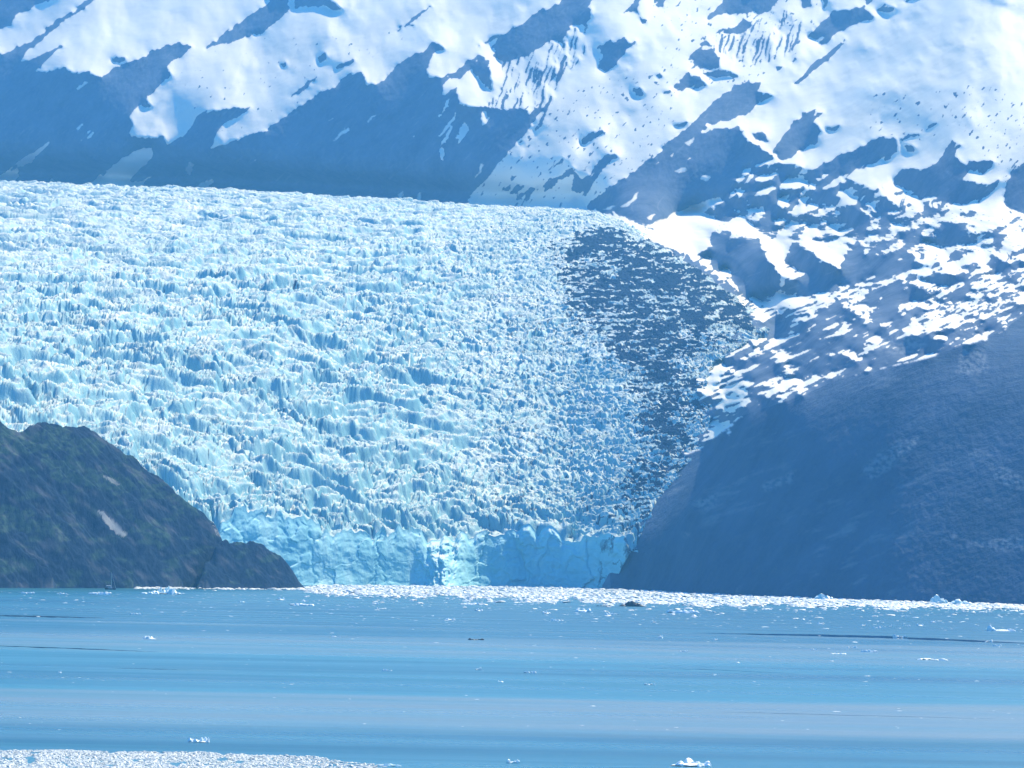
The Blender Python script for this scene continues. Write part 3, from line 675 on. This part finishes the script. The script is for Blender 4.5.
# ------------------------------------------------------------------ water
M_WATER, t, b = mat('glacial_bay_water')
g = N(t, 'ShaderNodeNewGeometry'); sx = N(t, 'ShaderNodeSeparateXYZ'); t.links.new(g.outputs['Position'], sx.inputs[0])
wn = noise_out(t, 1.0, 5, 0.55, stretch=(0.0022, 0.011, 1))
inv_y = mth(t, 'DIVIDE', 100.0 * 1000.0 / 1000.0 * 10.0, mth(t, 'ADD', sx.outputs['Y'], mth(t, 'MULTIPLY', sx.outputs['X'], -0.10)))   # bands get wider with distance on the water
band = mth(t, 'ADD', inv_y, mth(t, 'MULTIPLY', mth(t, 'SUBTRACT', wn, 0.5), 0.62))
deepc, milk, snow_sheen = (0.004, 0.085, 0.155), (0.025, 0.165, 0.25), (0.115, 0.185, 0.235)  # lilac bands: reflection of lit snow painted into the water colour
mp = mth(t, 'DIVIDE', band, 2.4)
bandcol = ramp(t, mp, [(0.10, milk), (0.22, deepc), (0.31, deepc), (0.36, snow_sheen), (0.42, milk), (0.47, deepc), (0.55, milk), (0.60, snow_sheen), (0.70, snow_sheen), (0.76, deepc), (0.95, milk)])
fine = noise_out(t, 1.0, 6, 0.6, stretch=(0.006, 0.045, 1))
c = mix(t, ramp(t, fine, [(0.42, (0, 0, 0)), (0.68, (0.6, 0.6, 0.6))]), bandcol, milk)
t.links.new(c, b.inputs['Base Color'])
rr = ramp(t, noise_out(t, 1.0, 5, 0.6, stretch=(0.004, 0.03, 1)), [(0.35, (0.24, 0.24, 0.24)), (0.7, (0.42, 0.42, 0.42))])
slick = attr(t, 'slick')
rr2 = mth(t, 'MULTIPLY', rr, mth(t, 'SUBTRACT', 1.0, mth(t, 'MULTIPLY', slick, 0.85)))
t.links.new(rr2, b.inputs['Roughness']); b.inputs['IOR'].default_value = 1.33; b.inputs['Specular IOR Level'].default_value = 0.4
bump(t, b, noise_out(t, 1.0, 4, 0.6, stretch=(0.35, 0.8, 1)), 0.25, 0.5)
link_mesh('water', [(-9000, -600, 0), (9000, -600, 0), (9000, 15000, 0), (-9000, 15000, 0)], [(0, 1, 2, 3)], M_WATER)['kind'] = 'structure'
# long dark slicks between the ripples: calm films lying on the water
M_SLICK, t, b = mat('calm_slick_water')
b.inputs['Base Color'].default_value = (0.012, 0.05, 0.09, 1); b.inputs['Roughness'].default_value = 0.06; b.inputs['IOR'].default_value = 1.33  # dark base colour deepens the reflection of the hillside
def slick_strip(pts, wpx):
    n = 90
    a = np.array(pts, float); k = np.linspace(0, 1, n)
    u_ = np.interp(k, np.linspace(0, 1, len(a)), a[:, 0]); v_ = np.interp(k, np.linspace(0, 1, len(a)), a[:, 1]) + 0.25 * fbm(k * 9, k * 0 + wpx * 10, 3, 500)
    prof_ = np.sin(np.clip(k, 0, 1) * math.pi) ** 0.7 * wpx * (0.75 + 0.4 * fbm(k * 14, k * 0 + a[0, 1], 3, 510))
    lo = on_water(u_, v_ + prof_ / 2); hi = on_water(u_, v_ - prof_ / 2)
    zc = np.full(n, 0.004)
    co = np.concatenate([np.stack([lo[0], lo[1], zc], 1), np.stack([hi[0], hi[1], zc], 1)])
    i = np.arange(n - 1); fc = np.stack([i, i + 1, i + 1 + n, i + n], 1)
    return co, fc
sc_, sf_, off = [], [], 0
for pts, wd in (([(735, 634), (800, 635), (880, 637), (950, 640), (1040, 644)], 3.0), ([(690, 633), (780, 634.5)], 0.6), ([(-30, 615), (40, 616.5), (105, 618)], 1.6), ([(-30, 645), (60, 648), (160, 652)], 1.1), ([(640, 668), (720, 670), (800, 674)], 0.5), ([(720, 712), (800, 714), (1000, 719)], 0.4), ([(110, 668), (230, 671)], 0.6)):
    a, f = slick_strip(pts, wd); sc_.append(a); sf_.append(f + off); off += len(a)
link_mesh('water_slick', np.concatenate(sc_), np.concatenate(sf_), M_SLICK)['kind'] = 'structure'

# ------------------------------------------------------------------ ice on the water
def hull_shape(seed, n=26, flat=0.5):
    r = random.Random(seed); bm = bmesh.new()
    for _ in range(n):
        a = r.uniform(0, 2 * math.pi); z = r.uniform(-0.25, 1) ; rad = math.sqrt(max(0.05, 1 - max(0, z) ** 1.5)) * r.uniform(0.75, 1.0)
        bm.verts.new((0.5 * rad * math.cos(a), 0.5 * rad * math.sin(a), z))
    res = bmesh.ops.convex_hull(bm, input=bm.verts)
    bmesh.ops.delete(bm, geom=[v for v in bm.verts if not v.link_faces], context='VERTS')
    bmesh.ops.triangulate(bm, faces=bm.faces)
    bm.verts.index_update()
    c = np.array([v.co[:] for v in bm.verts]); f = np.array([[v.index for v in fc.verts] for fc in bm.faces])
    bm.free(); return c, f
HULLS = [hull_shape(100 + i, random.choice((14, 18, 24))) for i in range(14)]

def chunks(items):
    """merge chunk copies: x, y, sx, sy, sz, turn"""
    cs, fs, off = [], [], 0
    for k, (x, y, sx_, sy_, sz_, a) in enumerate(items):
        c, f = HULLS[k % len(HULLS)]
        ca_, sa_ = math.cos(a), math.sin(a)
        lx_, ly_ = c[:, 0] * ca_ - c[:, 1] * sa_, c[:, 0] * sa_ + c[:, 1] * ca_
        cs.append(np.stack([x + lx_ * sx_, y + ly_ * sy_, c[:, 2] * sz_], 1)); fs.append(f + off); off += len(c)
    return np.concatenate(cs), np.concatenate(fs)

def brash(name, label, top, bot, u0, u1, n, size, tall, m, thick=1.0, fade=False):
    its = []
    while len(its) < n:
        u = random.uniform(u0, u1); k = random.random() ** thick
        va = np.interp(u, *zip(*top)); vb = np.interp(u, *zip(*bot))
        vb2 = vb + (vb - va) * (0.35 * float(perlin(u / 40.0, 3.3)) + 0.25 * float(perlin(u / 9.0, 7.3))) + (vb - va) * (random.expovariate(3.0) if random.random() < 0.12 else 0)
        if vb2 <= va: continue
        if fade and (random.random() < ((u - u0) / (u1 - u0)) ** 2.2 * 0.93 or float(perlin(u / 16.0, k * 7.0, 5)) < -0.42): continue
        # even in ground distance rather than in picture height
        x1, y1 = on_water(u, va); x2, y2 = on_water(u, vb2)
        x = x1 + (x2 - x1) * k; y = y1 + (y2 - y1) * k
        s = min(2.6, random.lognormvariate(0, 0.6)) * size
        its.append((x, y, s * random.uniform(0.8, 1.8), s * random.uniform(0.8, 1.8), s * tall * random.uniform(0.5, 1.4), random.uniform(0, 6.28)))
    c, f = chunks(its)
    return tag(link_mesh(name, c, f, m, smooth=False), label, 'brash ice', kind='stuff')

brash('brash_ice', 'long white band of packed brash ice along the foot of the glacier and hillside',
      [(100, 588.2), (300, 587.6), (330, 584), (450, 585.5), (612, 589), (760, 594), (900, 600), (1024, 603.5), (1100, 606), (1230, 611)],
      [(100, 588.6), (300, 589.6), (330, 593), (420, 596.5), (520, 600), (612, 602.5), (760, 605.5), (900, 608), (1024, 609.5), (1100, 611), (1230, 615)], 135, 1230, 26000, 2.0, 0.2, M_DIRTY)
brash('brash_ice', 'grey white raft of loose brash ice in the near corner of the water',
      [(-60, 749), (0, 750.5), (60, 750), (130, 752), (200, 752), (250, 755), (310, 756), (345, 762), (420, 768)],
      [(-60, 785), (200, 785), (330, 776), (420, 771)], -50, 385, 36000, 0.19, 0.28, M_NEAR, fade=True)
its = []
for _ in range(900):
    u = random.uniform(0, 1024); v = 590 + 24 * random.random() ** 1.5 + u * 0.018
    if random.random() < 0.3: v = random.uniform(600, 730)
    x, y = on_water(u, v)
    if u < 300 and v < 590: continue
    s = random.lognormvariate(0, 0.4) * y * 0.00034
    its.append((x, y, s * random.uniform(1, 3), s, 0.16 * s, random.uniform(0, 6.28)))
c, f = chunks(its)
tag(link_mesh('ice_crumbs', c, f, M_FLOE, smooth=False), 'scattered tiny crumbs of white ice drifting on the blue bay', 'ice crumbs', kind='stuff')

def floe(u, v, wpx, hpx, label, name='ice_floe', cat='ice floe', m=None, group='ice floes drifting on the bay', style='floe', seed=None):
    x, y = on_water(u, v); s = y / F; Wd = wpx * s; Ht = hpx * s
    r = random.Random(seed if seed is not None else int(u * 7 + v * 13))
    items = []; Wd *= 1.1; Ht *= 1.3
    if style == 'floe':
        items.append((0, 0, Wd, Wd * 0.7, Ht * 0.35, r.uniform(-.3, .3)))
        k = 2 + int(min(6, wpx / 4))
        for _ in range(k):
            ox = r.uniform(-0.42, 0.42) * Wd; ww = r.uniform(0.15, 0.38) * Wd
            items.append((ox, r.uniform(-0.2, 0.2) * Wd, ww, ww * r.uniform(.7, 1.2), Ht * r.uniform(0.45, 1.0), r.uniform(0, 6)))
    elif style == 'flat':
        k = 3 + int(wpx / 6)
        for j in range(k):
            ox = (j / (k - 1) - 0.5) * 0.8 * Wd; ww = r.uniform(0.25, 0.45) * Wd
            items.append((ox, r.uniform(-0.1, 0.1) * Wd, ww, ww * 0.6, Ht * r.uniform(0.3, 0.8), r.uniform(-.4, .4)))
    elif style == 'tail':
        items += [(-0.36 * Wd, 0, 0.24 * Wd, 0.3 * Wd, Ht, 0.3), (-0.26 * Wd, 0, 0.3 * Wd, 0.3 * Wd, Ht * 0.6, 1.0), (0.05 * Wd, 0, 0.9 * Wd, 0.3 * Wd, Ht * 0.3, 0.0), (0.3 * Wd, -0.02 * Wd, 0.4 * Wd, 0.2 * Wd, Ht * 0.42, 0.05)]
    elif style == 'pile':
        for j in range(26):
            ox = r.gauss(0, 0.23) * Wd; ww = r.uniform(0.08, 0.24) * Wd
            items.append((ox, r.uniform(-0.25, 0.25) * Wd, ww, ww, Ht * max(0.2, 1 - abs(ox / Wd) * 1.8) * r.uniform(0.4, 1.0), r.uniform(0, 6)))
        items.append((0, 0, Wd, Wd * 0.6, Ht * 0.2, 0))
    elif style == 'berg':
        items += [(-0.12 * Wd, 0, 0.62 * Wd, 0.5 * Wd, Ht, 0.4), (-0.30 * Wd, 0, 0.42 * Wd, 0.4 * Wd, Ht * 0.7, 1.2), (0.14 * Wd, -0.05 * Wd, 0.5 * Wd, 0.4 * Wd, Ht * 0.72, 2.2), (0.34 * Wd, 0, 0.36 * Wd, 0.3 * Wd, Ht * 0.5, 0.9), (0, 0, Wd, 0.6 * Wd, Ht * 0.4, 0)]
    elif style == 'mound':
        for j in range(9):
            ox = (j / 8 - 0.5) * 0.85 * Wd; ww = r.uniform(0.3, 0.42) * Wd
            items.append((ox, 0, ww, ww, Ht * max(0.12, 1 - abs(ox / Wd) * 2.1) * r.uniform(0.8, 1.0), r.uniform(0, 6)))
    cs, fs, off = [], [], 0
    for (ox, oy, sx_, sy_, sz_, a) in items:
        c, f = HULLS[r.randrange(len(HULLS))]
        ca_, sa_ = math.cos(a), math.sin(a)
        cx, cy = c[:, 0] * sx_, c[:, 1] * sy_
        if style in ('tail', 'flat'): ca_, sa_ = math.cos(a * 0.2), math.sin(a * 0.2)
        cs.append(np.stack([ox + cx * ca_ - cy * sa_, oy + cx * sa_ + cy * ca_, c[:, 2] * sz_], 1)); fs.append(f + off); off += len(c)
    o = link_mesh(name, np.concatenate(cs), np.concatenate(fs), m or M_FLOE, smooth=False)
    o.location = (x, y, 0)
    return tag(o, label, cat, group)

FLOES = [
 (166, 594, 34, 8, 'pile', 'heaped pile of white and blue ice blocks floating just off the headland shore'),
 (100, 594.5, 22, 3, 'flat', 'low white floe directly below the sailing boat under the headland'),
 (62, 594, 9, 2, 'flat', 'thin pale floe close to the shore left of the sailing boat'),
 (28, 593.5, 12, 2, 'flat', 'thin pale floe closest to the left edge under the headland'),
 (135, 614.5, 10, 2, 'flat', 'thin faint floe in open water below the heaped ice pile'),
 (150, 639, 15, 3, 'floe', 'bright white oblong floe alone on the left part of the bay'),
 (280, 600, 10, 2.4, 'floe', 'small white floe just below the right tip of the headland'),
 (242, 602, 6, 1.8, 'floe', 'tiny white floe between the heaped ice pile and the headland tip'),
 (302, 605.5, 21, 3, 'flat', 'long low white floe with a second lump beyond it below the headland tip'),
 (304, 601.5, 7, 2, 'floe', 'small white lump just beyond the long low floe under the headland tip'),
 (375, 604, 7, 2.4, 'floe', 'small white floe near the left part of the brash ice band'),
 (381, 609, 9, 1.8, 'flat', 'faint flat floe just in front of the small white one by the brash band'),
 (352, 607.5, 6, 1.4, 'flat', 'faint pale floe right of the long low floe'),
 (449, 620, 9, 2.4, 'floe', 'small yellowish white floe out from the brash band, alone near the middle'),
 (470, 604.5, 18, 2.6, 'flat', 'long white floe just in front of the brash below the spiky ice pillars'),
 (478, 611, 10, 2.4, 'floe', 'white floe just in front of the long one below the spiky ice pillars'),
 (336, 637, 8, 1.4, 'flat', 'faint pale sliver of ice alone right of the oblong floe'),
 (387, 671, 9, 2, 'flat', 'low pale floe on the lilac streak of water, left of two brighter floes'),
 (479, 670, 8, 3, 'floe', 'bright small floe above its smaller companion in the middle of the bay'),
 (501, 682, 7, 2, 'floe', 'small floe below and right of the bright one in the middle of the bay'),
 (60, 673, 4, 2.4, 'floe', 'tiny bright dot of ice alone at the left of the streaked water'),
 (200, 742, 22, 4.4, 'floe', 'broken white floe floating just off the near raft of brash ice'),
 (514, 763, 13, 3.6, 'floe', 'white floe at the bottom edge beyond the end of the near brash raft'),
 (690, 766, 42, 6.5, 'floe', 'largest white floe at the bottom edge of the view'),
 (583, 612, 17, 4, 'floe', 'peaked white floe left of the dark sediment berg'),
 (612, 614.5, 13, 2, 'flat', 'flat white floe just below the dark sediment berg'),
 (634, 615, 5, 1.8, 'floe', 'tiny white floe under the right end of the dark sediment berg'),
 (546, 613.5, 8, 2.4, 'floe', 'small white floe left of the peaked floe'),
 (557, 620.5, 11, 2, 'flat', 'pair of low white slivers below the peaked floe'),
 (654, 622.5, 5, 1.6, 'floe', 'tiny white dot of ice between the dark berg and the long floe'),
 (684, 613, 28, 3.4, 'flat', 'long white floe right of the dark sediment berg'),
 (660, 638, 7, 3, 'floe', 'small pointed floe well below the dark sediment berg'),
 (716, 640, 5, 2, 'floe', 'tiny floe just left of where the long dark slick begins'),
 (684, 652, 8, 1.6, 'flat', 'faint pale floe below the small pointed one'),
 (738, 663, 5, 2, 'floe', 'tiny floe on the lilac streak below the start of the dark slick'),
 (530, 673, 11, 2, 'flat', 'low flat floe on the lilac streak near the middle'),
 (650, 685, 10, 2, 'flat', 'low white floe between the two lower lilac streaks'),
 (822, 624, 8, 2.4, 'floe', 'bright white floe above the middle of the long dark slick'),
 (803, 619.5, 4, 1.8, 'floe', 'tiny floe up and left of the bright one above the dark slick'),
 (864, 625.5, 6, 2, 'floe', 'leftmost small floe of the row above the dark slick'),
 (878, 628, 9, 2, 'flat', 'flat floe of the row above the dark slick, lowest of them'),
 (891, 627, 6, 2.6, 'floe', 'upright small floe in the middle of the row above the dark slick'),
 (906, 626, 7, 1.8, 'flat', 'faint flat floe in the row above the dark slick, beside a rounded one'),
 (920, 626, 8, 2.6, 'floe', 'rounded floe at the right end of the row above the dark slick'),
 (933, 622.5, 7, 2.4, 'floe', 'small floe standing beyond the right end of the row above the slick'),
 (905, 616.5, 8, 1.6, 'flat', 'faint floe between the row of small floes and the brash band'),
 (1001, 631, 28, 4.5, 'tail', 'long white floe with a lump at one end and a curved tail'),
 (900, 637.5, 12, 3, 'flat', 'white floe lying across the middle of the dark slick'),
 (989, 642, 9, 2.4, 'floe', 'white floe lying on the right part of the dark slick'),
 (997, 646, 8, 2, 'flat', 'low floe just below the right end of the dark slick'),
 (852, 648, 8, 2, 'flat', 'small faint floe just below the dark slick'),
 (838, 654, 14, 2, 'flat', 'flat yellowish floe below the dark slick, left of a matching one'),
 (869, 652, 14, 2.4, 'flat', 'flat yellowish floe below the dark slick, brighter of the matching two'),
 (932, 660, 25, 2.2, 'flat', 'long thin floe below the dark slick at the right'),
 (814, 650, 6, 1.5, 'flat', 'faint sliver of ice farthest left below the dark slick'),
 (388, 766, 22, 2.6, 'flat', 'pale turquoise floe at the end of the near brash raft'),
]
for u, v, wd, ht, st, lab in FLOES:
    floe(u, v, wd, ht, lab, style=st, m=M_BLUEFLOE if 'turquoise' in lab or 'heaped' in lab else None)
floe(824, 599.6, 19, 4.8, 'smaller pale blue two-humped iceberg standing in the brash ice band', 'iceberg', 'iceberg', M_BLUEFLOE, None, 'berg', 3)
floe(939, 604, 18, 7.5, 'larger pale blue tilted iceberg standing in the brash ice band', 'iceberg', 'iceberg', M_BLUEFLOE, None, 'berg', 4)
floe(961, 604.8, 22, 4.6, 'low jagged iceberg beside the larger tilted one in the brash band', 'iceberg', 'iceberg', M_BLUEFLOE, None, 'berg', 9)
floe(632, 606.5, 24, 5.5, 'dark sediment covered berg in front of the brash ice band', 'dark_iceberg', 'iceberg', M_DARK, None, 'mound', 5)
floe(604, 606.3, 13, 1.2, 'thin dark sliver of dirty ice left of the dark berg', 'dark_floe', 'ice floe', M_DARK, None, 'flat', 6)
floe(476, 640, 14, 2.2, 'dark grey dirty floe alone in the middle of the bay', 'dark_floe', 'ice floe', M_DARK, None, 'flat', 7)
floe(432, 594.5, 20, 2.2, 'dark flat patch of dirty ice in the brash below the ice pillars', 'dark_floe', 'ice floe', M_DARK, None, 'flat', 8)
floe(797, 602.5, 9, 1.8, 'small dark dirty floe in the brash band left of the humped iceberg', 'dark_floe', 'ice floe', M_DARK, None, 'flat', 10)

# ------------------------------------------------------------------ sailing boat under the headland
def simple(name, col, rough=0.5):
    m, t, b = mat(name)
    t.links.new(ramp(t, noise_out(t, 1.2, 3), [(0.3, tuple(0.9 * x for x in col)), (0.7, col)]), b.inputs['Base Color']); b.inputs['Roughness'].default_value = rough
    return m
M_HULL = simple('dark_hull_paint', (0.03, 0.04, 0.06), 0.35); M_MAST = simple('pale_mast', (0.75, 0.76, 0.78), 0.4); M_CANVAS = simple('pale_sail_canvas', (0.7, 0.72, 0.75), 0.8); M_DECK = simple('white_cabin', (0.6, 0.62, 0.64), 0.5)
bx, by = on_water(110.5, 589.6)
boat = bpy.data.objects.new('sailing_boat', None); COL.objects.link(boat); boat.location = (bx, by, 0); boat.rotation_euler.z = 0.5
tag(boat, 'small dark sailing boat with a bare pale mast below the headland', 'sailing boat')
bm = bmesh.new(); rings = []
for k in range(13):
    s = k / 12; hw = 1.25 * math.sin(min(1, (s * 0.88 + 0.12) * 1.12) * math.pi * 0.93) ** 0.7 if s < 1 else 0.03
    sheer = 0.85 + 0.35 * (2 * s - 0.9) ** 2
    rings.append([bm.verts.new((-3.9 + 7.8 * s, hw * math.cos(a) * (1 if True else 0), sheer - 1.15 * math.sin(a))) for a in np.linspace(0, math.pi, 9)])
for a, b2 in zip(rings, rings[1:]):
    for i in range(8): bm.faces.new((a[i], a[i + 1], b2[i + 1], b2[i]))
    bm.faces.new((a[0], b2[0], b2[8], a[8]))
bm.faces.new(rings[0]); bm.faces.new(rings[-1][::-1])
def bm_obj(name, bm, m, parent):
    bmesh.ops.recalc_face_normals(bm, faces=bm.faces)
    me = bpy.data.meshes.new(name); bm.to_mesh(me); bm.free(); me.materials.append(m)
    o = bpy.data.objects.new(name, me); COL.objects.link(o); o.parent = parent; return o
bm_obj('hull', bm, M_HULL, boat)
def rod(a, b_, r1, r2, n=8):
    bm = bmesh.new(); a = Vector(a); b_ = Vector(b_); q = (b_ - a).to_track_quat('Z', 'Y')
    bmesh.ops.create_cone(bm, cap_ends=True, segments=n, radius1=r1, radius2=r2, depth=(b_ - a).length, matrix=Matrix.Translation((a + b_) / 2) @ q.to_matrix().to_4x4())
    return bm
bm_obj('mast', rod((0.5, 0, 0.7), (0.5, 0, 11.2), 0.16, 0.10), M_MAST, boat)
bm_obj('boom', rod((0.4, 0, 2.2), (-3.2, 0, 2.3), 0.10, 0.08), M_MAST, boat)
bm_obj('furled_sail', rod((0.3, 0, 2.48), (-3.0, 0, 2.52), 0.26, 0.18), M_CANVAS, boat)
bm_obj('furled_jib', rod((3.7, 0, 1.1), (0.62, 0, 10.6), 0.12, 0.05), M_CANVAS, boat)
bm = bmesh.new(); bmesh.ops.create_cube(bm, size=1, matrix=Matrix.Translation((-0.5, 0, 1.05)) @ Matrix.Diagonal((3.2, 1.4, 0.7, 1)))
bmesh.ops.bevel(bm, geom=bm.edges, offset=0.15, segments=2, affect='EDGES'); bm_obj('cabin', bm, M_DECK, boat)

# ------------------------------------------------------------------ haze
bm = bmesh.new(); bmesh.ops.create_cube(bm, size=1)
zb, zt = -400.0, TER_TOP + 40
bmesh.ops.scale(bm, vec=(20000, 17500, zt - zb), verts=bm.verts); bmesh.ops.translate(bm, vec=(0, 7250, (zt + zb) / 2), verts=bm.verts)
M_HAZE = bpy.data.materials.new('haze_air'); M_HAZE.use_nodes = True; t = M_HAZE.node_tree
t.nodes.remove(t.nodes['Principled BSDF'])
pv = t.nodes.new('ShaderNodeVolumePrincipled'); pv.inputs['Color'].default_value = (*HAZE_COLOR, 1); pv.inputs['Density'].default_value = HAZE_DENSITY; pv.inputs['Anisotropy'].default_value = 0.3
t.links.new(pv.outputs['Volume'], t.nodes['Material Output'].inputs['Volume'])
hz_ = bm_obj('haze', bm, M_HAZE, None); hz_['kind'] = 'stuff'
print('lowest', float(co[:, 2].min()))
